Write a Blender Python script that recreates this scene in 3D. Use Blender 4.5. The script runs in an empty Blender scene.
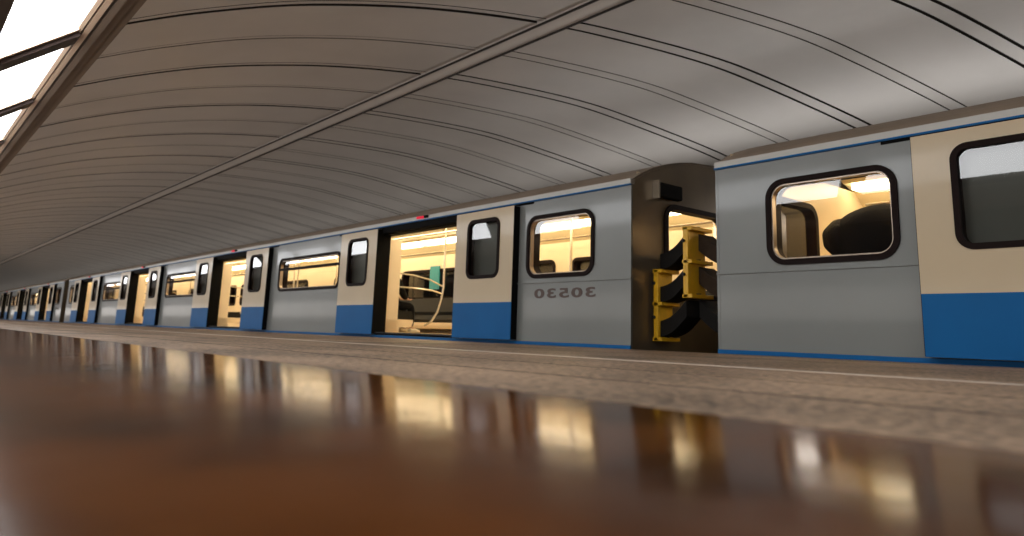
import bpy, bmesh, math, random
from mathutils import Vector, Matrix
random.seed(4)
sc = bpy.context.scene
C = sc.collection
H = 0.126                      # lens height over the platform

# ------------------------------------------------------------------ materials
def mat(name, col, rough=.5, metal=0., var=0., vscale=3., bump=0., bscale=40., coat=0., spec=.5, stretch=None):
    m = bpy.data.materials.new(name); m.use_nodes = True
    nt = m.node_tree; b = nt.nodes['Principled BSDF']
    b.inputs['Base Color'].default_value = (*col, 1)
    b.inputs['Roughness'].default_value = rough
    b.inputs['Metallic'].default_value = metal
    b.inputs['Coat Weight'].default_value = coat
    b.inputs['Coat Roughness'].default_value = .08
    b.inputs['Specular IOR Level'].default_value = spec
    tc = nt.nodes.new('ShaderNodeTexCoord'); vec = tc.outputs['Object']
    if stretch:
        mp = nt.nodes.new('ShaderNodeMapping'); mp.inputs['Scale'].default_value = stretch
        nt.links.new(vec, mp.inputs['Vector']); vec = mp.outputs['Vector']
    if var:
        n = nt.nodes.new('ShaderNodeTexNoise'); n.inputs['Scale'].default_value = vscale; n.inputs['Detail'].default_value = 5
        r = nt.nodes.new('ShaderNodeValToRGB')
        r.color_ramp.elements[0].position = .3; r.color_ramp.elements[1].position = .7
        r.color_ramp.elements[0].color = (*[c * (1 - var) for c in col], 1)
        r.color_ramp.elements[1].color = (*[min(1, c * (1 + var)) for c in col], 1)
        nt.links.new(vec, n.inputs['Vector']); nt.links.new(n.outputs['Fac'], r.inputs['Fac'])
        nt.links.new(r.outputs['Color'], b.inputs['Base Color'])
    if bump:
        n2 = nt.nodes.new('ShaderNodeTexNoise'); n2.inputs['Scale'].default_value = bscale; n2.inputs['Detail'].default_value = 2
        bp = nt.nodes.new('ShaderNodeBump'); bp.inputs['Strength'].default_value = bump; bp.inputs['Distance'].default_value = .02
        nt.links.new(vec, n2.inputs['Vector']); nt.links.new(n2.outputs['Fac'], bp.inputs['Height'])
        nt.links.new(bp.outputs['Normal'], b.inputs['Normal'])
    return m

def emit(name, col, s):
    m = bpy.data.materials.new(name); m.use_nodes = True; nt = m.node_tree
    nt.nodes.clear(); o = nt.nodes.new('ShaderNodeOutputMaterial'); e = nt.nodes.new('ShaderNodeEmission')
    e.inputs['Color'].default_value = (*col, 1); e.inputs['Strength'].default_value = s
    nt.links.new(e.outputs[0], o.inputs[0]); return m

def glass(name, tint, ior=1.55, refl=1.0):
    m = bpy.data.materials.new(name); m.use_nodes = True; nt = m.node_tree
    nt.nodes.clear(); o = nt.nodes.new('ShaderNodeOutputMaterial')
    t = nt.nodes.new('ShaderNodeBsdfTransparent'); t.inputs['Color'].default_value = (*tint, 1)
    g = nt.nodes.new('ShaderNodeBsdfGlossy'); g.inputs['Roughness'].default_value = .02
    f = nt.nodes.new('ShaderNodeFresnel'); f.inputs['IOR'].default_value = ior
    ge = nt.nodes.new('ShaderNodeNewGeometry'); mr = nt.nodes.new('ShaderNodeMath'); mr.operation = 'MULTIPLY_ADD'   # same reflection from both faces of a thin pane
    mr.inputs[1].default_value = 1 / ior - ior; mr.inputs[2].default_value = ior
    nt.links.new(ge.outputs['Backfacing'], mr.inputs[0]); nt.links.new(mr.outputs[0], f.inputs['IOR'])
    mx = nt.nodes.new('ShaderNodeMixShader')
    nt.links.new(f.outputs[0], mx.inputs[0]); nt.links.new(t.outputs[0], mx.inputs[1]); nt.links.new(g.outputs[0], mx.inputs[2])
    nt.links.new(mx.outputs[0], o.inputs[0]); return m

M = {}
M['grey'] = mat('grey_car_paint', (.195, .205, .195), .36, 0, .05, 1.2, .05, 2.2, coat=.3)
M['cream'] = mat('cream_door_paint', (.56, .445, .29), .36, 0, .03, 2, .03, 3, coat=.2, spec=.35)
M['blue'] = mat('blue_door_paint', (.0, .105, .31), .5, 0, .06, 2, .03, 4, spec=.2)
M['cant'] = mat('pale_cant_rail_paint', (.50, .49, .45), .4)
M['roof'] = mat('brown_roof_paint', (.30, .235, .175), .6, 0, .12, 1.5)
M['rubber'] = mat('black_rubber', (.005, .005, .005), .7, spec=.06)
M['wframe'] = mat('dark_window_rubber', (.010, .0045, .0035), .6, spec=.1)
M['wtrim'] = mat('window_bead_metal', (.35, .28, .22), .3, .8)
M['dark'] = mat('dark_underframe', (.012, .012, .013), .7)
M['endwall'] = mat('bronze_grey_end_wall', (.15, .115, .075), .3, .5, .2, 1.5, .05, 3)
M['yellow'] = mat('yellow_barrier_paint', (.72, .40, .012), .4, 0, .12, 7)
M['belt'] = mat('black_rubber_belt', (.008, .007, .006), .8, 0, .2, 8, spec=.2)
M['beltb'] = mat('worn_brown_belt', (.035, .022, .013), .8, 0, .2, 8, spec=.2)
M['steel'] = mat('steel', (.55, .5, .42), .25, .9)
M['wall_in'] = mat('cream_interior_panel', (.80, .66, .46), .4, 0, .04, 2)
M['ceil_in'] = mat('cream_interior_ceiling', (.80, .68, .44), .5)
M['floor_in'] = mat('tan_car_floor', (.50, .38, .22), .45, 0, .15, 6)
M['cushion'] = mat('dark_seat_vinyl', (.005, .004, .0035), .6, spec=.3)
M['pole'] = mat('polished_handrail', (.80, .72, .58), .22, .55)
M['lampin'] = emit('car_light_tube', (1, .81, .50), 23)
M['lampst'] = emit('cornice_light_panel', (.97, .98, 1.0), 18.)
M['glass'] = glass('car_window_glass', (.97, .95, .92), 1.7)
M['dglass'] = glass('door_window_glass', (.55, .55, .52), 1.7)
M['red'] = emit('red_door_light', (1., .03, .07), 1.6)
M['teal'] = mat('teal_notice', (.02, .25, .29), .4)
M['vault'] = mat('grey_vault_panel', (.55, .515, .48), .32, 0, .07, .8, .10, .9, spec=.6)
M['batten'] = mat('grey_vault_batten', (.53, .495, .46), .32, 0, .05, 2)
M['strip'] = mat('pale_crown_strip', (.68, .64, .60), .45, 0, .05, 2)
M['groove'] = mat('dark_joint', (.022, .017, .014), .8)
M['groovel'] = mat('brown_joint', (.06, .047, .038), .7)
M['cornice'] = mat('brown_cornice_plaster', (.17, .125, .09), .6, 0, .08, 2)
M['bronze'] = mat('bronze_frame', (.50, .36, .25), .35, .35)
M['dbronze'] = mat('dark_bronze', (.035, .02, .015), .45, .3)
M['wallst'] = mat('brown_stone_wall', (.14, .10, .075), .5, 0, .3, 1.5)
M['tunnel'] = mat('dark_track_wall', (.05, .045, .04), .8, 0, .2, 2)
M['ballast'] = mat('track_bed', (.05, .045, .04), .9, 0, .3, 12)
M['line'] = mat('pale_safety_line', (.52, .44, .36), .5, 0, .12, 5)
M['ink'] = mat('brown_number_paint', (.075, .045, .035), .5)
M['skin'] = mat('skin', (.42, .24, .16), .5)
M['hair'] = mat('black_hair', (.004, .003, .003), .7, 0, .2, 20, .6, 60, spec=.2)
M['jacket'] = mat('black_jacket', (.004, .0035, .0035), .9, 0, .2, 10, .2, 30, spec=.2)
M['trouser'] = mat('black_trousers', (.004, .004, .005), .9, spec=.2)
M['shoe'] = mat('white_shoe', (.75, .68, .55), .5)

def granite(name, base, spots, rough, joints, nscale, bump, bscale, spec=.5, ior=1.5, bdist=.004, stint=(1, 1, 1)):
    """flat stone with grain and a grid of slab joints (object coordinates)"""
    m = bpy.data.materials.new(name); m.use_nodes = True; nt = m.node_tree; L = nt.links.new
    b = nt.nodes['Principled BSDF']; b.inputs['Roughness'].default_value = rough
    b.inputs['Specular IOR Level'].default_value = spec; b.inputs['IOR'].default_value = ior
    b.inputs['Specular Tint'].default_value = (*stint, 1)
    tc = nt.nodes.new('ShaderNodeTexCoord')
    n = nt.nodes.new('ShaderNodeTexNoise'); n.inputs['Scale'].default_value = nscale; n.inputs['Detail'].default_value = 6
    n2 = nt.nodes.new('ShaderNodeTexNoise'); n2.inputs['Scale'].default_value = 1.1; n2.inputs['Detail'].default_value = 3
    r = nt.nodes.new('ShaderNodeValToRGB'); r.color_ramp.elements[0].position = .34; r.color_ramp.elements[1].position = .66
    r.color_ramp.elements[0].color = (*base, 1); r.color_ramp.elements[1].color = (*spots, 1)
    add = nt.nodes.new('ShaderNodeMath'); add.operation = 'MULTIPLY_ADD'; add.inputs[1].default_value = .5
    sub = nt.nodes.new('ShaderNodeMath'); sub.operation = 'SUBTRACT'; sub.inputs[1].default_value = .25
    L(tc.outputs['Object'], n.inputs['Vector']); L(tc.outputs['Object'], n2.inputs['Vector'])
    L(n2.outputs['Fac'], add.inputs[0]); L(n.outputs['Fac'], add.inputs[2]); L(add.outputs[0], sub.inputs[0])
    L(sub.outputs[0], r.inputs['Fac'])
    L(r.outputs['Color'], b.inputs['Base Color'])
    n3 = nt.nodes.new('ShaderNodeTexNoise'); n3.inputs['Scale'].default_value = bscale; n3.inputs['Detail'].default_value = 2
    bp = nt.nodes.new('ShaderNodeBump'); bp.inputs['Strength'].default_value = bump; bp.inputs['Distance'].default_value = bdist
    L(tc.outputs['Object'], n3.inputs['Vector']); L(n3.outputs['Fac'], bp.inputs['Height']); L(bp.outputs['Normal'], b.inputs['Normal'])
    return m
M['polished'] = granite('polished_brown_granite', (.030, .0076, .0004), (.105, .029, .0018), .13, 0, 2.2, .35, 5, .3, 1.24, bdist=.004, stint=(1, .66, .36))
M['rough'] = granite('flamed_grey_granite', (.036, .023, .015), (.42, .285, .185), .5, 0, 34, 1., 60, .5, bdist=.012)

# ------------------------------------------------------------------ mesh helpers
OFF = [Vector((0, 0, 0))]
class MB:
    def __init__(s): s.bm = bmesh.new(); s.mi = 0
    def v(s, p): return s.bm.verts.new(Vector(p) + OFF[0])
    def face(s, vs):
        try:
            f = s.bm.faces.new(vs); f.material_index = s.mi; return f
        except ValueError: return None
    def poly(s, ps): return s.face([s.v(p) for p in ps])
    def box(s, x0, x1, y0, y1, z0, z1):
        p = [s.v((x, y, z)) for x in (x0, x1) for y in (y0, y1) for z in (z0, z1)]
        for q in ((0, 1, 3, 2), (4, 6, 7, 5), (0, 4, 5, 1), (2, 3, 7, 6), (0, 2, 6, 4), (1, 5, 7, 3)): s.face([p[i] for i in q])
        return s
    def prism(s, prof, x0, x1, cap=True):
        """closed (y,z) outline swept along x"""
        a = [s.v((x0, y, z)) for y, z in prof]; b = [s.v((x1, y, z)) for y, z in prof]; n = len(prof)
        for i in range(n): s.face([a[i], a[(i + 1) % n], b[(i + 1) % n], b[i]])
        if cap: s.face(a[::-1]); s.face(b)
        return s
    def tube(s, pts, r, seg=10, cap=True):
        pts = [Vector(p) for p in pts]; rings = []
        for i, p in enumerate(pts):
            d = (pts[min(i + 1, len(pts) - 1)] - pts[max(i - 1, 0)]).normalized()
            a = d.orthogonal().normalized() if i == 0 else (a0 - d * a0.dot(d)).normalized()
            a0 = a; b = d.cross(a)
            rings.append([s.v(p + r * (math.cos(t) * a + math.sin(t) * b)) for t in [2 * math.pi * k / seg for k in range(seg)]])
        for A, B in zip(rings, rings[1:]):
            for k in range(seg): s.face([A[k], A[(k + 1) % seg], B[(k + 1) % seg], B[k]])
        if cap: s.face(rings[0][::-1]); s.face(rings[-1])
        return s
    def panel(s, x0, x1, z0, z1, y, holes=()):
        """flat sheet in the plane y with rounded holes (x0,x1,z0,z1,r)"""
        hs = sorted(holes); x = x0; g = .012
        for h in hs:
            a, b = h[0] - g, h[1] + g
            s.poly([(x, y, z0), (a, y, z0), (a, y, z1), (x, y, z1)])
            s.ring2((a, b, z0, z1), h, y); x = b
        s.poly([(x, y, z0), (x1, y, z0), (x1, y, z1), (x, y, z1)])
        return s
    def ring2(s, rect, h, y):
        X0, X1, Z0, Z1 = rect
        cor = [s.v((X1, y, Z0)), s.v((X1, y, Z1)), s.v((X0, y, Z1)), s.v((X0, y, Z0))]
        arcs = [[s.v((px, y, pz)) for px, pz in arc] for arc in rr_arcs(*h)]
        for k in range(4):
            A = arcs[k]
            for p, q in zip(A, A[1:]): s.face([cor[k], q, p])
            s.face([cor[k], cor[(k + 1) % 4], arcs[(k + 1) % 4][0], A[-1]])
        return s
    def frame(s, outer, inner, y0, y1):
        """rounded ring between two rounded rectangles, from plane y0 back to y1"""
        o = sum(rr_arcs(*outer), []); i = sum(rr_arcs(*inner), []); n = len(o)
        vo0 = [s.v((x, y0, z)) for x, z in o]; vi0 = [s.v((x, y0, z)) for x, z in i]
        vo1 = [s.v((x, y1, z)) for x, z in o]; vi1 = [s.v((x, y1, z)) for x, z in i]
        for k in range(n):
            j = (k + 1) % n
            s.face([vo0[k], vo0[j], vi0[j], vi0[k]]); s.face([vo1[j], vo1[k], vi1[k], vi1[j]])
            s.face([vo0[j], vo0[k], vo1[k], vo1[j]]); s.face([vi0[k], vi0[j], vi1[j], vi1[k]])
        return s
    def pane(s, h, y, t=.008):
        o = sum(rr_arcs(*h), []); n = len(o)
        a = [s.v((x, y, z)) for x, z in o]
        s.face(a)
        return s
    def build(s, name, m, parent=None, loc=None, smooth=False, bevel=0, fix=True):
        if fix: bmesh.ops.recalc_face_normals(s.bm, faces=s.bm.faces)
        me = bpy.data.meshes.new(name); s.bm.to_mesh(me); s.bm.free()
        for q in (m if isinstance(m, (list, tuple)) else [m]): me.materials.append(q)
        if smooth:
            for p in me.polygons: p.use_smooth = True
        o = bpy.data.objects.new(name, me); C.objects.link(o)
        if parent: o.parent = parent
        if loc: o.location = loc
        if bevel:
            b = o.modifiers.new('bevel', 'BEVEL'); b.width = bevel; b.segments = 2; b.limit_method = 'ANGLE'
        return o

def rr_arcs(x0, x1, z0, z1, r, n=8):
    out = []
    for cx, cz, a0 in ((x1 - r, z0 + r, -90), (x1 - r, z1 - r, 0), (x0 + r, z1 - r, 90), (x0 + r, z0 + r, 180)):
        out.append([(cx + r * math.cos(math.radians(a0 + 90 * k / n)), cz + r * math.sin(math.radians(a0 + 90 * k / n))) for k in range(n + 1)])
    return out
def inset(h, d, r=None): return (h[0] + d, h[1] - d, h[2] + d, h[3] - d, max(.01, h[4] - d) if r is None else r)

def empty(name, loc, label=None, cat=None, group=None):
    o = bpy.data.objects.new(name, None); C.objects.link(o); o.location = loc
    o.empty_display_size = .2
    tag(o, label, cat, group); return o
def tag(o, label=None, cat=None, group=None, kind=None):
    if label: o['label'] = label
    if cat: o['category'] = cat
    if group: o['group'] = group
    if kind: o['kind'] = kind
    return o
def copy_tree(o, parent=None):
    c = o.copy(); C.objects.link(c); c.parent = parent
    for ch in list(o.children): copy_tree(ch, c)
    return c
def struct(o): o['kind'] = 'structure'; return o

# ------------------------------------------------------------------ the platform
XA, XB = -170., 26.
Y_POL, Y_EDGE = 1.12, 6.74
CAM_R = 12.
cp = []
for k in range(25):
    y = Y_POL - .004 - k * (Y_POL - .104) / 24; cp.append((y, -(Y_POL - y) ** 2 / (2 * CAM_R)))
sl = (Y_POL - .1) / CAM_R; z0 = cp[-1][1]
for k in range(1, 13): y = .1 - k * 2.3 / 12; cp.append((y, z0 - sl * .35 * (1 - math.exp((y - .1) / .35))))
b = MB(); b.prism(cp + [(-2.2, -.4), (Y_POL - .004, -.4)], XA, XB); o = struct(b.build('floor', M['polished'])); tag(o, 'polished brown granite platform floor in the foreground', 'floor')
# flamed granite strips with open joints between them
ys = [Y_POL, 1.70, 2.35, 3.26]
b = MB()
for a, c in zip(ys, ys[1:] + [Y_EDGE]):
    a2 = a + (.045 if a != Y_POL else .004)
    if a == ys[-1]:
        b.box(XA, XB, a + .11, c, -.3, 0)
    else:
        b.box(XA, XB, a2, c, -.3, 0)
b.mi = 1; b.box(XA, XB, Y_POL + .01, 3.2, -.29, -.001)
o = struct(b.build('floor', [M['rough'], M['groove']])); tag(o, 'flamed grey granite strips along the platform edge', 'floor')
b = MB(); b.box(XA, XB, 3.262, 3.368, -.25, .002); o = struct(b.build('trim_1', M['line'])); tag(o, 'pale safety line let into the platform', 'floor line')
b = MB(); b.box(XA, XB, Y_EDGE - .4, 13.2, -1.6, -1.32); o = struct(b.build('floor', M['ballast'])); tag(o, 'track bed beside the platform', 'track bed')
b = MB()
for y in (7.75, 9.45): b.box(XA, XB, y - .035, y + .035, -1.32, -1.16)
tag(struct(b.build('trim_2', M['steel'])), 'running rails under the train', 'rails')

# ------------------------------------------------------------------ the vault
OFF[0] = Vector((0, 0, H))            # vault heights are taken from the lens
KN = [(1.56, 3.17), (2.21, 3.44), (3.2, 3.77), (4.32, 4.02), (5.3, 4.165), (6.3, 4.25), (7.25, 4.28), (8.9, 4.225), (10.1, 4.07), (12.14, 3.66), (13.4, 3.28)]
def cat(P, n=6):
    out = []
    for i in range(len(P) - 1):
        p0, p1, p2, p3 = P[max(i - 1, 0)], P[i], P[i + 1], P[min(i + 2, len(P) - 1)]
        for k in range(n):
            t = k / n
            out.append(tuple(.5 * (2 * p1[j] + (p2[j] - p0[j]) * t + (2 * p0[j] - 5 * p1[j] + 4 * p2[j] - p3[j]) * t * t + (3 * p1[j] - p0[j] - 3 * p2[j] + p3[j]) * t ** 3) for j in (0, 1)))
    return out + [P[-1]]
SK, YS = .28, 6.7                     # the ribs run slightly aslant to the tracks
X1, PITCH = -6.95, 1.465
prof = cat(KN)
def nrm(pf):
    out = []
    for i in range(len(pf)):
        a, c = pf[max(i - 1, 0)], pf[min(i + 1, len(pf) - 1)]
        d = Vector((0, c[0] - a[0], c[1] - a[1])).normalized(); out.append(Vector((0, -d.z, d.y)))
    return out
ST0, ST1 = 6.36, 6.72                 # the flat strip at the crown
def vault_half(pf, near=False):
    """panels, joints and battens of one half of the vault, as sheets with recessed joints"""
    N = nrm(pf); mb = MB()
    cols = []                         # (x offset, depth, material of the span to the next)
    k0 = int((XA - X1) / PITCH) - 5; k1 = int((XB - X1) / PITCH) + 3
    for k in range(k0, k1):
        x = X1 + k * PITCH; heavy = (k % 2 == 0)
        w = .055 if heavy else .03; hb = .105; w0 = w
        if near: hb = .05; w0 = .09 if heavy else .04; w = .024 if heavy else .012
        gm = 2 if heavy else 3; dp = .035 if heavy else .015
        for sx, m_ in ((x - hb - w0, gm), (x - hb, 1), (x + hb, gm), (x + hb + w, 0)):
            cols.append((sx, m_, dp))
    grid = {}
    def P(i, sx, d):
        y, z = pf[i]; n = N[i]
        return (sx + SK * (y - YS), y + n.y * d, z + n.z * d)
    for (sx, m_, dp), (sx2, _, _) in zip(cols, cols[1:]):
        d = dp if m_ >= 2 else 0.
        mb.mi = m_
        A = [mb.v(P(i, sx, d)) for i in range(len(pf))]; B = [mb.v(P(i, sx2, d)) for i in range(len(pf))]
        for i in range(len(pf) - 1): mb.face([A[i], B[i], B[i + 1], A[i + 1]])
        if d:
            for s_ in (sx, sx2):
                A0 = [mb.v(P(i, s_, 0)) for i in range(len(pf))]; A1 = [mb.v(P(i, s_, d)) for i in range(len(pf))]
                for i in range(len(pf) - 1): mb.face([A0[i], A1[i], A1[i + 1], A0[i + 1]])
    return mb
def split(y0, y1):
    zi = lambda y: next(a[1] + (c[1] - a[1]) * (y - a[0]) / (c[0] - a[0]) for a, c in zip(prof, prof[1:]) if a[0] <= y <= c[0])
    return [(y0, zi(y0))] + [p for p in prof if y0 + .02 < p[0] < y1 - .02] + [(y1, zi(y1))]
VM = [M['vault'], M['batten'], M['groove'], M['groovel']]
o = struct(vault_half(split(1.56, ST0 - .02), True).build('ceiling', VM, smooth=False, fix=False)); tag(o, 'near half of the ribbed grey vault', 'ceiling')
o = struct(vault_half(split(ST1 + .02, 13.4)).build('ceiling', VM, smooth=False, fix=False)); tag(o, 'half of the ribbed grey vault over the train', 'ceiling')
b = MB(); b.mi = 0; b.prism([(ST0 - .03, 4.24), (ST1 + .03, 4.262), (ST1 + .03, 4.36), (ST0 - .03, 4.36)], XA - 4, XB + 4)
b.mi = 1
for y, z in ((ST0, 4.24), (ST1, 4.26)): b.prism([(y - .016, z - .022), (y + .016, z - .020), (y + .016, z + .05), (y - .016, z + .05)], XA - 4, XB + 4)
tag(struct(b.build('trim_3', [M['strip'], M['groove']])), 'flat strip along the crown of the vault', 'ceiling strip')
# cornice mouldings between the vault and the light trough
b = MB()
b.prism([(1.30, 3.07), (1.37, 3.075), (1.385, 3.115), (1.455, 3.125), (1.47, 3.155), (1.56, 3.168), (1.56, 3.28), (1.30, 3.28)], XA, XB)
tag(struct(b.build('trim_4', M['cornice'])), 'brown cornice moulding beside the ceiling lights', 'cornice')
b = MB(); b.prism([(-2.2, 2.62), (.36, 2.62), (.36, 2.9), (-2.2, 2.9)], XA, XB)
tag(struct(b.build('ceiling', M['wallst'])), 'low brown soffit behind the lights', 'ceiling')
b = MB(); b.prism([(.34, 2.60), (.47, 2.64), (.47, 2.72), (.34, 2.75)], XA, XB)
tag(struct(b.build('trim_5', M['dbronze'])), 'dark bronze edge of the light trough', 'trim')
OFF[0] = Vector((0, 0, 0))
b = MB(); b.box(XA, XB, -2.3, -2.2, 0, 2.80); tag(struct(b.build('wall_left', M['wallst'])), 'brown stone wall behind the camera', 'wall')
b = MB(); b.box(XA, XB, 13.2, 13.4, -1.4, 3.55); tag(struct(b.build('wall_back', M['tunnel'])), 'dark track wall behind the train', 'wall')
for nm, x in (('wall_far', XA), ('wall_right', XB)):
    b = MB(); b.box(x - .1, x + .1, -2.3, 13.4, -1.6, 4.6); tag(struct(b.build(nm, M['tunnel'])), 'dark end wall of the hall', 'wall')

# lights of the trough
LS = 3.3
def make_light():
    def slant(b):
        for v in b.bm.verts: v.co.x -= .5 * (1.17 - v.co.y) / .68
        return b
    OFF[0] = Vector((0, 0, H))
    t = empty('cornice_light', (0, 0, 0))
    b = MB(); b.prism([(.49, 2.70), (1.155, 3.11), (1.13, 3.15), (.465, 2.74)], -LS / 2 + .2, LS / 2 - .2); slant(b).build('light_panel', M['lampst'], t)
    b = MB()
    b.prism([(1.155, 3.085), (1.195, 3.07), (1.195, 3.16), (1.155, 3.16)], -LS / 2, LS / 2); b.build('side_frame', M['bronze'], t); b = MB()
    b.prism([(1.215, 3.065), (1.265, 3.06), (1.265, 3.16), (1.215, 3.16)], -LS / 2, LS / 2)
    b.build('side_frame', M['bronze'], t)
    b = MB(); b.prism([(1.195, 3.10), (1.215, 3.10), (1.215, 3.16), (1.195, 3.16)], -LS / 2, LS / 2); b.build('shadow_gap', M['dbronze'], t); b = MB(); b.prism([(1.265, 3.085), (1.30, 3.085), (1.30, 3.17), (1.265, 3.17)], -LS / 2, LS / 2)
    b.build('shadow_gap', M['dbronze'], t)
    b = MB(); b.prism([(.49, 2.60), (1.20, 3.035), (1.155, 3.12), (.46, 2.70)], -LS / 2 - .22, -LS / 2 + .14); slant(b).build('divider', M['dbronze'], t)
    b = MB(); b.prism([(.49, 2.655), (1.17, 3.07), (1.155, 3.12), (.46, 2.70)], -LS / 2 + .14, -LS / 2 + .23); slant(b).build('divider_edge', M['bronze'], t)
    OFF[0] = Vector((0, 0, 0))
    return t
lt = make_light()
xs = [-9.0 + LS / 2 + LS * k for k in range(9, -25, -1)]
lab = {0: 'white ceiling light panel at the top left corner, largest of its row',
       -1: 'white ceiling light panel second from the top left corner, below the largest one',
       -2: 'small white ceiling light panel at the left edge, third from the top left corner'}
for k in range(7, -18, -1):
    o = lt if k == 7 else copy_tree(lt)
    o.location = (-9.0 + LS / 2 + LS * k, 0, 0)
    tag(o, lab.get(k, 'white ceiling light panel in the cornice row'), 'ceiling light', 'cornice light panels')

# ------------------------------------------------------------------ the metro car
L2, YB, YL, YF, YC = 18.08, 6.80, 6.685, 10.40, 8.60
DC = (13.35, 4.45, -4.45, -13.35)      # door centres along the car
DW = 1.29; LEAF0, LEAF1 = 1.235, 2.63
ENDW = (.61, 1.92, .895, 1.775, .20)   # distance from car end, z, radius
MIDW = (-1.37, 1.63, .915, 1.66, .17)
ZF = .09
def side_holes(d=.0):
    hs = []
    for c in DC: hs.append((c - DW, c + DW, .055, 1.905, .03))
    for s_ in (1, -1):
        a, c = sorted((s_ * (L2 - ENDW[0]), s_ * (L2 - ENDW[1])))
        hs.append(inset((a, c, ENDW[2], ENDW[3], ENDW[4]), .045))
    for i in range(3):
        m_ = (DC[i] + DC[i + 1]) / 2
        hs.append(inset((m_ + MIDW[0], m_ + MIDW[1], MIDW[2], MIDW[3], MIDW[4]), .04))
    return hs

def make_car():
    OFF[0] = Vector((0, 0, 0))
    t = empty('metro_car', (0, YC, 0)); OFF[0] = Vector((0, -YC, 0))
    hs = side_holes()
    b = MB(); b.panel(-L2, L2, .03, 1.985, YB, hs)
    b.build('body_side', M['grey'], t)
    b = MB(); b.panel(-L2 + .06, L2 - .06, ZF, 2.05, YB + .17, [(h[0], h[1], max(h[2], ZF + .004), h[3], h[4]) for h in hs])
    b.build('inner_lining', M['wall_in'], t)
    # far side
    fw = []
    for i in range(3):
        m_ = (DC[i] + DC[i + 1]) / 2; fw.append((m_ - 1.6, m_ + 1.6, .93, 1.62, .15))
    for c in DC: fw.append((c - .62 - .36, c - .62 + .36, .9, 1.62, .12)); fw.append((c + .62 - .36, c + .62 + .36, .9, 1.62, .12))
    b = MB(); b.panel(-L2 + .06, L2 - .06, ZF, 2.05, YF - .17, fw); b.build('far_lining', M['wall_in'], t)
    b = MB(); b.panel(-L2, L2, .03, 1.985, YF, fw); b.build('far_side', M['grey'], t)
    for h in fw:
        f = MB().frame(inset(h, -.03), inset(h, .035), YF - .19, YF + .012).build('far_window_frame', M['wframe'], t)
        MB().pane(inset(h, .03), YF - .09).build('far_window_pane', M['dglass'], f)
    # waist bead, sill, cant rail
    b = MB()
    segs = [(-L2, DC[3] - LEAF1 - .0), (DC[0] + LEAF1, L2)]
    for i in range(3): segs.append((DC[i + 1] + LEAF1, DC[i] - LEAF1))
    for a, c in segs[:2]: MB().prism([(YB + .002, .828), (YB - .018, .830), (YB - .018, .846), (YB + .002, .848)], a, c).build('waist_bead', M['grey'], t)
    b = MB(); b.box(-L2, L2, YB - .016, YB + .02, -.22, .042); b.build('sill', M['blue'], t)
    b = MB(); b.box(-L2, L2, YB - .02, YB + .06, 1.998, 2.068); b.build('cant_rail', M['cant'], t)
    b = MB(); b.box(-L2, L2, YB - .030, YB + .02, 1.984, 2.002); b.build('cant_stripe', M['blue'], t)
    b = MB()
    for c in DC: MB().prism([(YB - .012, 1.955), (YB + .01, 1.955), (YB + .01, 1.984), (YB - .012, 1.984)], c - LEAF1 - .3, c + LEAF1 + .3).build('door_rail', M['rubber'], t); MB().box(c - LEAF0 - .1, c + LEAF0 + .1, YB - .014, YB + .01, 1.88, 1.956).build('door_header', M['rubber'], t)
    # roof
    rp = [(YB + .01, 2.06), (7.0, 2.175), (7.2, 2.266), (7.5, 2.372), (7.75, 2.435), (8.03, 2.485), (8.6, 2.53)]
    rp = rp + [(2 * YC - y, z) for y, z in rp[-2::-1]]
    b = MB(); b.prism(rp + [(YC + (y - YC) * .985, z - .03) for y, z in rp[::-1]], -L2, L2); b.build('roof', M['roof'], t, smooth=False)
    # end walls, each with a door window
    for s_ in (1, -1):
        x = s_ * L2
        m = MB()
        H_ = (7.47, 8.78, .70, 1.80, .16)
        m.panel(YB, YF, -.2, 2.06, 0, [H_])
        for v in m.bm.verts:
            y_, _, z_ = v.co.x, v.co.y, v.co.z
            v.co = Vector((x, v.co.x - 0, v.co.z + 0))
        # panel() was laid out in x; OFF moved y by -YC: shift back in
        for v in m.bm.verts: v.co.y -= YC
        m.poly([(x, YB, 2.06), (x, YF, 2.06)] + [(x, y, z) for y, z in rp[::-1]])
        e = m.build('end_wall', M['endwall'], t)
        f = MB(); f.frame(inset(H_, -.05), inset(H_, .02), -.03, .12)
        for v in f.bm.verts: v.co = Vector((x - s_ * (v.co.y + YC), v.co.x - YC, v.co.z))
        m = MB(); m.panel(YB + .18, YF - .18, ZF, 2.20, 0, [inset(H_, .01)])
        for v in m.bm.verts: v.co = Vector((x - s_ * .075, v.co.x - YC, v.co.z))
        m.build('end_lining', M['wall_in'], e)
        fr = f.build('end_window_frame', M['wframe'], e)
        f = MB(); f.pane(inset(H_, .015), .05)
        for v in f.bm.verts: v.co = Vector((x - s_ * .05, v.co.x - YC, v.co.z))
        f.build('end_window_pane', M['glass'], fr)
        f = MB(); f.box(x + s_ * .003, x + s_ * .11, 7.20, 7.22, 1.87, 2.10); f.build('lamp_bracket', M['steel'], e)
        f = MB(); f.box(x + s_ * .003, x + s_ * .10, 7.225, 7.70, 1.895, 2.085); f.build('end_lamp_box', M['rubber'], e, bevel=.02)
        f = MB()                                        # body corner post
        f.prism([(YB - .004, -.2), (YB + .03, -.2), (YB + .03, 2.0), (YB - .004, 2.0)], min(x, x - s_ * .03), max(x, x - s_ * .03)); f.build('corner_post', M['grey'], t)
    b = MB(); b.box(-L2 + .02, L2 - .02, YB + .03, YF - .03, -.5, .03); b.build('underframe', M['dark'], t)
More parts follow.
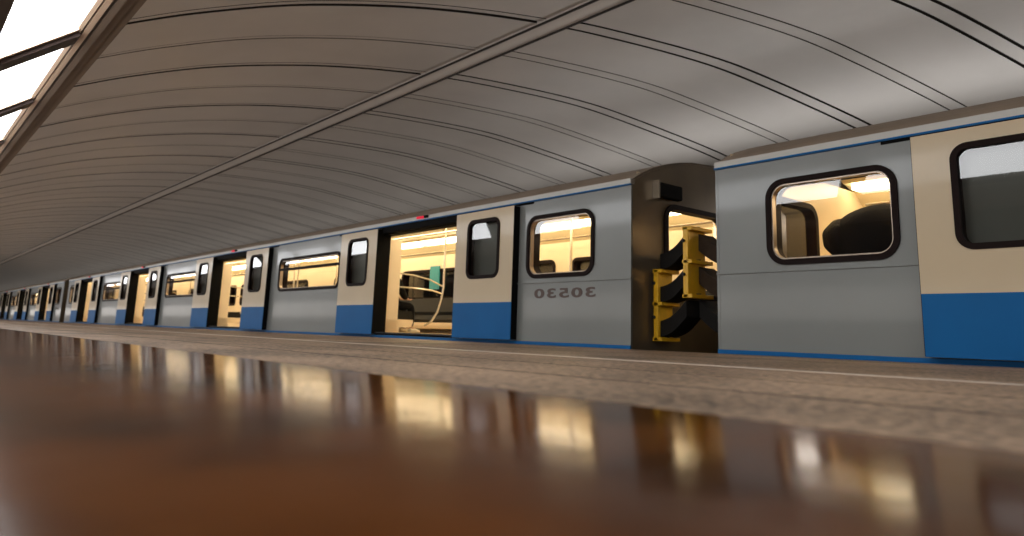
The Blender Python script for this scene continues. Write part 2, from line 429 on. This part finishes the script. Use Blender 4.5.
    for s_ in (1, -1):
        b = MB(); b.box(s_ * 12.4 - 1.6, s_ * 12.4 + 1.6, 7.7, 9.5, -.85, -.5)
        for dx in (-1.05, 1.05):
            b.tube([(s_ * 12.4 + dx, 7.68, -.76), (s_ * 12.4 + dx, 7.82, -.76)], .4, 24); b.tube([(s_ * 12.4 + dx, 9.38, -.76), (s_ * 12.4 + dx, 9.52, -.76)], .4, 24)
        b.build('bogie', M['dark'], t)
    # interior
    b = MB(); b.box(-L2 + .06, L2 - .06, YB + .02, YF - .1, .035, ZF); b.build('car_floor', M['floor_in'], t)
    ip = [(YB + .17, 1.98), (7.25, 2.2), (7.6, 2.30), (YC, 2.34)]
    ip = ip + [(2 * YC - y, z) for y, z in ip[-2::-1]]
    b = MB(); b.prism(ip + [(y, z + .02) for y, z in ip[::-1]], -L2 + .06, L2 - .06); b.build('car_ceiling', M['ceil_in'], t)
    for s_ in (1, -1):
        y = YC + s_ * 1.12
        b = MB()
        for k in range(12):
            u = -L2 + .1 + k * 2.99
            MB().box(u + .1, min(u + 2.89, L2 - .15), y - .11, y + .11, 2.17, 2.26).build('light_tube', M['lampin'], t)
        b = MB(); b.box(-L2 + .1, L2 - .1, y - .15, y + .15, 2.255, 2.31); b.build('light_housing', M['ceil_in'], t)
        b = MB(); b.tube([(-L2 + .4, YC + s_ * .95, 1.93), (L2 - .4, YC + s_ * .95, 1.93)], .018, 8, False); b.build('ceiling_handrail', M['pole'], t)
    # bulkhead inside the car ends is the end wall; partitions, seats and poles at the doors
    for c in DC:
        for s_ in (1, -1):
            x = c + s_ * (DW + .02)
            b = MB(); b.box(min(x, x + s_ * .05), max(x, x + s_ * .05), YB + .17, YB + .46, ZF, 1.80); 
            b.prism([(YB + .17, ZF), (YB + .50, ZF), (YB + .50, .22), (YB + .46, .32), (YB + .17, .32)], min(x, x + s_ * .06), max(x, x + s_ * .06))
            b.build('door_partition', M['wall_in'], t)
            y = 8.12; xp = c + s_ * 1.12
            b = MB(); b.tube([(xp, y, 2.33), (xp, y, .95), (xp + s_ * .02, y - .02, .75), (xp + s_ * .09, y - .05, .5), (xp + s_ * .2, y - .1, .32), (xp + s_ * .34, y - .16, .24)], .019, 10); b.build('stanchion', M['pole'], t)
            b = MB(); b.tube([(x, YB + .46, 1.18), (x, 7.55, 1.17), (xp + s_ * .06, 7.85, 1.1), (xp, y, .98)], .014, 8); b.build('grab_rail', M['pole'], t)
            b = MB(); b.tube([(x, YB + .46, .93), (x, 7.6, .93), (xp + s_ * .04, 7.9, .90), (xp, y, .84)], .014, 8); b.build('grab_rail', M['pole'], t)
            b = MB(); b.tube([(c + s_ * 1.35, 9.1, 2.33), (c + s_ * 1.35, 9.1, ZF)], .024, 10); b.build('stanchion', M['pole'], t)
    spans = [(DC[i + 1] + DW + .1, DC[i] - DW - .1) for i in range(3)] + [(DC[0] + DW + .1, L2 - .15), (-L2 + .15, DC[3] - DW - .1)]
    for a, c in spans:
        for s_ in (1, -1):
            y0 = YC - s_ * (YC - YB - .19)       # wall line
            yy = lambda d: y0 + s_ * d
            Q = lambda *p: [(yy(d), z) for d, z in p]
            r = MB().prism(Q((0, .17), (.62, .20), (.66, .27), (.66, .335), (0, .335)), a, c).build('bench_base', M['wall_in'], t)
            MB().prism(Q((.02, .34), (.64, .34), (.68, .40), (.64, .50), (.30, .49), (.02, .47)), a + .03, c - .03).build('seat_cushion', M['cushion'], r)
            MB().prism(Q((.0, .49), (.14, .52), (.16, .60), (.08, .92), (.0, .93)), a + .03, c - .03).build('seat_back', M['cushion'], r)
    # windows on the platform side
    wins = []
    for s_ in (1, -1):
        a, c = sorted((s_ * (L2 - ENDW[0]), s_ * (L2 - ENDW[1]))); wins.append((a, c, ENDW[2], ENDW[3], ENDW[4], 0))
    for i in range(3):
        m_ = (DC[i] + DC[i + 1]) / 2; wins.append((m_ + MIDW[0], m_ + MIDW[1], MIDW[2], MIDW[3], MIDW[4], 1))
    for w in wins:
        h = w[:5]
        f = MB().frame(h, inset(h, .055), YB - .022, YB + .19).build('window_frame', M['wframe'], t)
        MB().frame(inset(h, .053), inset(h, .070), YB - .004, YB + .06).build('window_bead', M['wtrim'], f)
        MB().pane(inset(h, .07), YB + .035).build('window_pane', M['glass'], f)
        if w[5]:
            b = MB(); b.box(h[0] + .05, h[1] - .05, YB - .02, YB + .05, 1.385, 1.43); b.build('window_bar', M['wframe'], f)
    # door openings and leaves
    for c in DC:
        b = MB().frame((c - DW - .01, c + DW + .01, .045, 1.915, .03), (c - DW + .02, c + DW - .02, .085, 1.87, .03), YB - .006, YB + .19)
        b.box(c - DW - .3, c + DW + .3, YB + .06, YB + .25, 1.855, 1.945)
        jb = b.build('door_jamb', M['rubber'], t)
        b = MB().box(c - DW, c + DW, YB - .04, YB + .22, .07, .093); b.build('threshold', M['dark'], t)
        b = MB().box(c - .02, c + .16, YB - .065, YB - .018, 2.02, 2.062); b.box(c - .06, c + .26, YB - .05, YB - .016, 2.012, 2.066)
        f = MB().box(c - .05, c + .17, YB - .062, YB - .0205, 2.022, 2.058).build('door_signal_light', M['red'], t, bevel=.012)
        f2 = MB().box(c + .17, c + .28, YB - .058, YB - .0205, 2.018, 2.062).build('signal_housing', M['rubber'], f, bevel=.01)
        b.bm.free()
        for s_ in (1, -1):
            a, e = sorted((c + s_ * LEAF0, c + s_ * LEAF1)); zl, zm, zt = .052, .575, 1.948
            wc = (a + e) / 2
            W = (wc - .395, wc + .395, .925, 1.825, .14)
            b = MB(); b.panel(a, e, zm, zt, YL, [inset(W, .02)]); b.panel(a, e, zm, zt, YL + .085, [inset(W, .02)])
            for q in ([(a, YL, zt), (e, YL, zt), (e, YL + .085, zt), (a, YL + .085, zt)],): b.poly(q)
            lf = b.build('door_leaf', M['cream'], t)
            MB().box(a, e, YL, YL + .085, zl, zm).build('lower_panel', M['blue'], lf)
            b = MB()
            b.box(e - .012, e + .006, YL + .006, YB - .004, zl + .004, zt - .004); b.build('edge_seal', M['rubber'], lf); b = MB(); b.box(a - .006, a + .012, YL + .006, YB - .004, zl + .004, zt - .004)
            b.build('edge_seal', M['rubber'], lf)
            f = MB().frame(W, inset(W, .052), YL - .012, YL + .09).build('leaf_window_frame', M['wframe'], lf)
            MB().pane(inset(W, .045), YL + .02).build('leaf_window_pane', M['dglass'], f)
    # number, written the way the photograph shows it
    cu = bpy.data.curves.new('car_number', 'FONT'); cu.body = '30530'; cu.size = .205; cu.extrude = .002; cu.offset = .006; cu.space_character = 1.2
    tmp = bpy.data.objects.new('tmp', cu); C.objects.link(tmp)
    dg = bpy.context.evaluated_depsgraph_get(); me = bpy.data.meshes.new_from_object(tmp.evaluated_get(dg))
    bpy.data.objects.remove(tmp)
    xsv = [v.co.x for v in me.vertices]; zsv = [v.co.y for v in me.vertices]
    x0, x1, z0, z1 = min(xsv), max(xsv), min(zsv), max(zsv)
    XR, XL_ = L2 - (-5.88 + 6.47), L2 - (-5.88 + 7.62)
    for v in me.vertices:
        fx = (v.co.x - x0) / (x1 - x0); fz = (v.co.y - z0) / (z1 - z0)
        v.co = Vector((XR + (XL_ - XR) * fx, YB - .003 + v.co.z - YC, .622 + .13 * fz))
    me.materials.clear(); me.materials.append(M['ink'])
    o = bpy.data.objects.new('car_number', me); C.objects.link(o); o.parent = t; o['label'] = 'brown mirror-written car number'
    OFF[0] = Vector((0, 0, 0))
    return t
car = make_car()
GAP = 1.25
X2 = -5.88 - L2
car.location.x = X2
tag(car, 'grey metro car with brown mirrored number, between the two gaps', 'metro car', 'cars of the metro train')
OFF[0] = Vector((0, -YC, 0))
MB().box(8.62, 9.02, YF - .205, YF - .18, 1.15, 1.72).build('notice_board', M['teal'], car)
OFF[0] = Vector((0, 0, 0))
c1 = copy_tree(car); c1.location.x = -4.665 + L2
tag(c1, 'nearest metro car at the right, with a dark-haired passenger behind its end window', 'metro car', 'cars of the metro train')
c3 = copy_tree(car); c3.location.x = X2 - 2 * L2 - GAP
tag(c3, 'farthest metro car, smallest at the left edge of the photo', 'metro car', 'cars of the metro train')

# ------------------------------------------------------------------ barrier of belts between the cars
def make_barrier():
    t = empty('gangway_barrier', (0, 0, 0))
    def column(x, y0, y1, zs, tilt=0):
        g = MB(); g.box(x - .035, x + .035, y0, y0 + .05, zs[-1] - .02, zs[0] + .02)
        c = g.build('bracket_post', M['yellow'], t, bevel=.006)
        MB().box(x - .03, x + .005, y0 + .05, y1 - .04, zs[-1], zs[0]).build('back_plate', M['yellow'], c)
        for z in zs:
            g = MB(); g.box(x - .05, x + .09, y0 + .0, y1, z - .022, z + .022); g.build('clamp_plate', M['yellow'], c, bevel=.006)
            g = MB(); g.tube([(x + .03, (y0 + y1) / 2, z + .02), (x + .03, (y0 + y1) / 2, z + .036)], .03, 10); g.build('bolt', M['dark'], c)
        for z in ((zs[0] + zs[1]) / 2 + .05, (zs[1] + zs[2]) / 2 + .05):
            g = MB(); g.tube([(x - .02, y0 - .03, z), (x - .02, y0 + .03, z)], .02, 10); g.build('hinge_pin', M['dark'], c)
    L_, M_, R_ = -5.80, -5.27, -4.71
    zm = (1.42, 1.03, .63); zl = (.95, .55, .125)
    column(M_, 7.05, 7.47, zm); column(L_, 7.16, 7.52, zl); column(R_, 7.16, 7.52, zl)
    def belt(p, q, h, m):
        (xa, ya, za), (xb, yb, zb) = p, q
        g = MB(); n = 8; rows = []
        for k in range(n + 1):
            f = k / n; x = xa + (xb - xa) * f; y = ya + (yb - ya) * f; z = za + (zb - za) * f - .05 * math.sin(math.pi * f)
            rows.append([g.v((x, y, z - h / 2)), g.v((x, y, z + h / 2)), g.v((x, y + .30, z + h / 2)), g.v((x, y + .30, z - h / 2))])
        for a, c in zip(rows, rows[1:]):
            for i in range(4): g.face([a[i], a[(i + 1) % 4], c[(i + 1) % 4], c[i]])
        g.face(rows[0]); g.face(rows[-1][::-1]); g.build('belt', m, t)
    for k, (za, zb) in enumerate(((1.27, 1.06), (.88, .66), (.49, .25))):
        belt((M_ - .03, 7.10, za), (L_ + .04, 7.20, zb), .19, M['belt'])
        belt((M_ + .05, 7.24, za), (R_ - .04, 7.24, zb), .20, M['beltb'] if k < 2 else M['belt'])
    return t
br = make_barrier()
br.location = (0, 0, 0)
tag(br, 'yellow bracketed barrier with black rubber belts in the gap beside the nearest car', 'barrier', 'barriers between the cars')
b2 = copy_tree(br); b2.location = (-2 * L2 - GAP, 0, 0)
tag(b2, 'small distant barrier in the far gap before the last car', 'barrier', 'barriers between the cars')

# ------------------------------------------------------------------ passengers
def skin(name, verts, edges, m, parent, root=0, sub=2):
    me = bpy.data.meshes.new(name); me.from_pydata([v[:3] for v in verts], edges, []); me.update()
    me.materials.append(m)
    o = bpy.data.objects.new(name, me); C.objects.link(o); o.parent = parent
    o.modifiers.new('skin', 'SKIN'); sd = o.modifiers.new('sub', 'SUBSURF'); sd.levels = sub; sd.render_levels = sub
    if not me.skin_vertices: 
        pass
    lay = me.skin_vertices[0].data if me.skin_vertices else None
    if lay is None:
        bpy.context.view_layer.objects.active = o; bpy.ops.mesh.customdata_skin_add(); lay = me.skin_vertices[0].data
    for i, v in enumerate(verts):
        r = v[3]; lay[i].radius = r if isinstance(r, tuple) else (r, r); lay[i].use_root = (i == root)
    for p in me.polygons: p.use_smooth = True
    return o

def hand(V, E, wrist, d, side):
    """palm, four fingers and a thumb, grown from a wrist vertex"""
    p0 = Vector(V[wrist][:3]); d = Vector(d).normalized(); s = Vector(side).normalized(); n = d.cross(s)
    V.append((*(p0 + d * .05), (.036, .018))); palm = len(V) - 1; E.append((wrist, palm))
    for k, ln in enumerate((.068, .078, .072, .056)):
        q = p0 + d * .085 + s * (k - 1.5) * .021
        V.append((*q, .0095)); a = len(V) - 1; E.append((palm, a))
        V.append((*(q + d * ln * .55 - n * .012), .009)); c = len(V) - 1; E.append((a, c))
        V.append((*(q + d * ln * .9 - n * .036), .0075)); e = len(V) - 1; E.append((c, e))
    q = p0 + d * .03 - s * .036
    V.append((*q, .011)); a = len(V) - 1; E.append((palm, a))
    V.append((*(q + d * .035 - s * .018 - n * .01), .0095)); c = len(V) - 1; E.append((a, c))
    V.append((*(q + d * .06 - s * .012 - n * .02), .008)); E.append((c, len(V) - 1))

def seated(name, label, x, ywall, seat, lean, headoff, bulk, hood):
    """a passenger on the bench by the platform-side wall, facing into the car (+y)"""
    t = empty(name, (x, ywall + .3, ZF), label, 'person')
    S = 1.0
    hip = Vector((0, -.05, seat - ZF + .12))
    lx = lean
    chest = hip + Vector((lx * .45, .06, .30)); neckb = hip + Vector((lx * .8, .10, .50)); neck = neckb + headoff * .45; head = neckb + headoff
    V = [(*hip, (.16, .13)), (*(hip + Vector((lx * .2, .02, .15))), (.14, .11)), (*chest, (.165, .12)), (*neckb, (.09, .075)), (*neck, .055), (*head, (.082, .098)), (*(head + Vector((0, 0, .09))), (.07, .085))]
    E = [(0, 1), (1, 2), (2, 3), (3, 4), (4, 5), (5, 6)]
    feet = []; arms = []
    for s_ in (-1, 1):
        k0 = len(V)
        V += [(s_ * .10 + hip.x, hip.y + .03, hip.z - .02, .095), (s_ * .14 + hip.x, hip.y + .46, hip.z - .02, .07), (s_ * .15 + hip.x, hip.y + .47, .27, .055), (s_ * .15 + hip.x, hip.y + .46, .09, .04), (s_ * .16 + hip.x, hip.y + .62, .045, (.04, .03))]
        E += [(0, k0), (k0, k0 + 1), (k0 + 1, k0 + 2), (k0 + 2, k0 + 3), (k0 + 3, k0 + 4)]
        feet.append(k0)
        a0 = len(V)
        sh = neckb + Vector((s_ * .19, -.01, -.06)); el = sh + Vector((s_ * .06, .12, -.27)); wr = Vector((s_ * .10 + hip.x, hip.y + .36, hip.z + .12))
        V += [(*sh, .062), (*el, .048), (*wr, (.033, .026))]
        E += [(3, a0), (a0, a0 + 1), (a0 + 1, a0 + 2)]
        arms.append((sh, el, wr)); hand(V, E, a0 + 2, Vector((-s_ * .2, 1, -.25)), (1, .0, 0))
    body = skin('body', V, E, M['skin'], t)
    # face
    f = Vector((0, 1, 0)) if abs(headoff.x) < .1 else Vector((-.6, .75, -.25)).normalized()
    sx = f.cross(Vector((0, 0, 1))).normalized()
    g = MB()
    for s_ in (-1, 1):
        bmesh.ops.create_icosphere(g.bm, subdivisions=2, radius=.013, matrix=Matrix.Translation(head + f * .088 + sx * s_ * .032 + Vector((0, 0, .03))))
    g.build('eye', M['shoe'], body, smooth=True)
    nh = head + f * .095
    skin('nose', [(*(nh + Vector((0, 0, .03))), .010), (*(nh + f * .02 - Vector((0, 0, .012))), .014)], [(0, 1)], M['skin'], body)
    skin('mouth', [(*(head + f * .092 + sx * .022 - Vector((0, 0, .05))), .006), (*(head + f * .098 - Vector((0, 0, .048))), .008), (*(head + f * .092 - sx * .022 - Vector((0, 0, .05))), .006)], [(0, 1), (1, 2)], M['cushion'], body)
    for s_ in (-1, 1): skin('ear', [(*(head + sx * s_ * .085 + Vector((0, 0, .03))), (.012, .02)), (*(head + sx * s_ * .088 - Vector((0, 0, .015))), (.01, .014))], [(0, 1)], M['skin'], body)
    # clothes
    JV = [(*hip, (.185, .155)), (*(hip + Vector((lx * .2, .02, .15))), (.18 * bulk, .15)), (*chest, (.20 * bulk, .16 * bulk)), (*neckb, (.13 * bulk, .11 * bulk))]
    JE = [(0, 1), (1, 2), (2, 3)]
    for sh, el, wr in arms:
        k = len(JV); JV += [(*sh, .085 * bulk), (*el, .068), (*(wr * .9 + el * .1), .05)]; JE += [(3, k), (k, k + 1), (k + 1, k + 2)]
    skin('jacket', JV, JE, M['jacket'], t)
    TV = [(*(hip - Vector((0, 0, .01))), (.17, .14))]; TE = []
    SV = []
    for k0 in feet:
        k = len(TV); q = [V[k0 + i] for i in range(4)]
        TV += [(*q[0][:3], .105), (*q[1][:3], .085), (*q[2][:3], .07), (q[3][0], q[3][1], .12, .06)]; TE += [(0, k), (k, k + 1), (k + 1, k + 2), (k + 2, k + 3)]
    skin('trousers', TV, TE, M['trouser'], t)
    for k0 in feet:
        a, c = V[k0 + 3], V[k0 + 4]
        skin('shoe', [(a[0], a[1] - .05, .055, (.05, .05)), (a[0], a[1] + .05, .055, (.052, .05)), (c[0], c[1], .04, (.05, .036)), (c[0], c[1] + .06, .035, (.035, .028))], [(0, 1), (1, 2), (2, 3)], M['shoe'], t)
    def blob(name, c, r, m, par, amp, seed):
        g = MB(); bmesh.ops.create_icosphere(g.bm, subdivisions=4, radius=1.); rnd = random.Random(seed)
        w = [(Vector((rnd.uniform(-1, 1), rnd.uniform(-1, 1), rnd.uniform(-1, 1))) * rnd.uniform(3, 9), rnd.uniform(0, 6)) for _ in range(9)]
        for v in g.bm.verts:
            k = 1 + amp * sum(math.sin(a.dot(v.co) + p) for a, p in w) / 4
            v.co = c + Vector((v.co.x * r[0], v.co.y * r[1], v.co.z * r[2])) * k
        return g.build(name, m, par, smooth=True)
    if hood:
        blob('hood', neckb + Vector((.12, -.02, .06)), (.46, .20, .33), M['jacket'], t, .035, 3)
        blob('hair', head + Vector((.02, -.02, .03)), (.225, .17, .20), M['hair'], t, .06, 5)
        return t
    hv = [(*(head + Vector((0, -.03, .11)) - f * .02), (.105, .11)), (*(head - f * .06 + Vector((0, 0, .02))), (.115, .10)), (*(head - f * .05 - Vector((0, 0, .10))), (.09, .07))]
    hv = [(v[0], v[1], v[2], tuple(a * (1.55 if hood else 1.) for a in v[3])) for v in hv]
    skin('hair', hv, [(0, 1), (1, 2)], M['hair'], t)
    return t
seated('person', 'person in black with bowed dark head, behind the end window of the nearest car', -3.30, YB + .22, .50, 0., Vector((-.24, .02, .06)), 1.15, True)
p2 = seated('person', 'person in black trousers and white shoes seated inside the nearest open doorway', -12.36, YB + .22, .50, 0., Vector((0, .04, .22)), 1.0, False)

# ------------------------------------------------------------------ light, camera, look
def strip(name, loc, rot, w, energy, col):
    l = bpy.data.lights.new(name, 'AREA'); l.shape = 'RECTANGLE'; l.size = XB - XA - 1; l.size_y = w; l.energy = energy; l.color = col
    o = bpy.data.objects.new(name, l); C.objects.link(o); o.location = loc; o.rotation_euler = rot; return o
u_ = strip('added_track_side_fill', ((XA + XB) / 2, 13.1, 2.4), (math.radians(-104), 0, 0), .4, 2250, (1, .95, .90)); u_.data.spread = math.radians(110)  # added fill with no fitting behind it, brightens the vault over the train
strip('added_hall_side_fill', ((XA + XB) / 2, -2.1, 1.25), (math.radians(90 + 35), 0, 0), 1.5, 5200, (1, .94, .88))  # second added fill, an unseen source lifting the dark vault from the hall side
w = bpy.data.worlds.new('world'); sc.world = w; w.use_nodes = True
w.node_tree.nodes['Background'].inputs['Color'].default_value = (.02, .02, .022, 1)
w.node_tree.nodes['Background'].inputs['Strength'].default_value = .3

RW = ((0.6485352048, -0.1220329703, -0.7513388332), (0.7605155195, 0.1452605667, 0.6328629491), (0.0319097592, -0.9818387454, 0.1870145592))
RW = ((0.6485352, -0.1220330, -0.7513388), (0.7605155, 0.1452606, 0.6328629), (0.0319098, -0.9818387, 0.1870146))
right = Vector([r[0] for r in RW]); down = Vector([r[1] for r in RW]); fwd = Vector([r[2] for r in RW])
cd = bpy.data.cameras.new('camera'); cam = bpy.data.objects.new('camera', cd); C.objects.link(cam)
mw = Matrix.Identity(4)
for i in range(3): mw[i][0] = right[i]; mw[i][1] = -down[i]; mw[i][2] = -fwd[i]
mw[0][3], mw[1][3], mw[2][3] = 0, 0, H
cam.matrix_world = mw
cd.sensor_width = 36; cd.sensor_fit = 'HORIZONTAL'; cd.lens = 36 * 735.15 / 1024
cd.shift_x = -(516.563 - 512) / 1024; cd.shift_y = (194.596 - 268) / 1024
cd.clip_start = .02; cd.clip_end = 300
cd.dof.use_dof = True; cd.dof.focus_distance = 6.0; cd.dof.aperture_fstop = .0258 / .014
sc.camera = cam
sc.view_settings.view_transform = 'Standard'; sc.view_settings.look = 'None'
sc.view_settings.exposure = -1.06; sc.view_settings.gamma = 1; sc.view_settings.use_curve_mapping = False
sc.cycles.use_denoising = True
sc.cycles.max_bounces = 8; sc.cycles.transparent_max_bounces = 16
sc.cycles.sample_clamp_indirect = 6
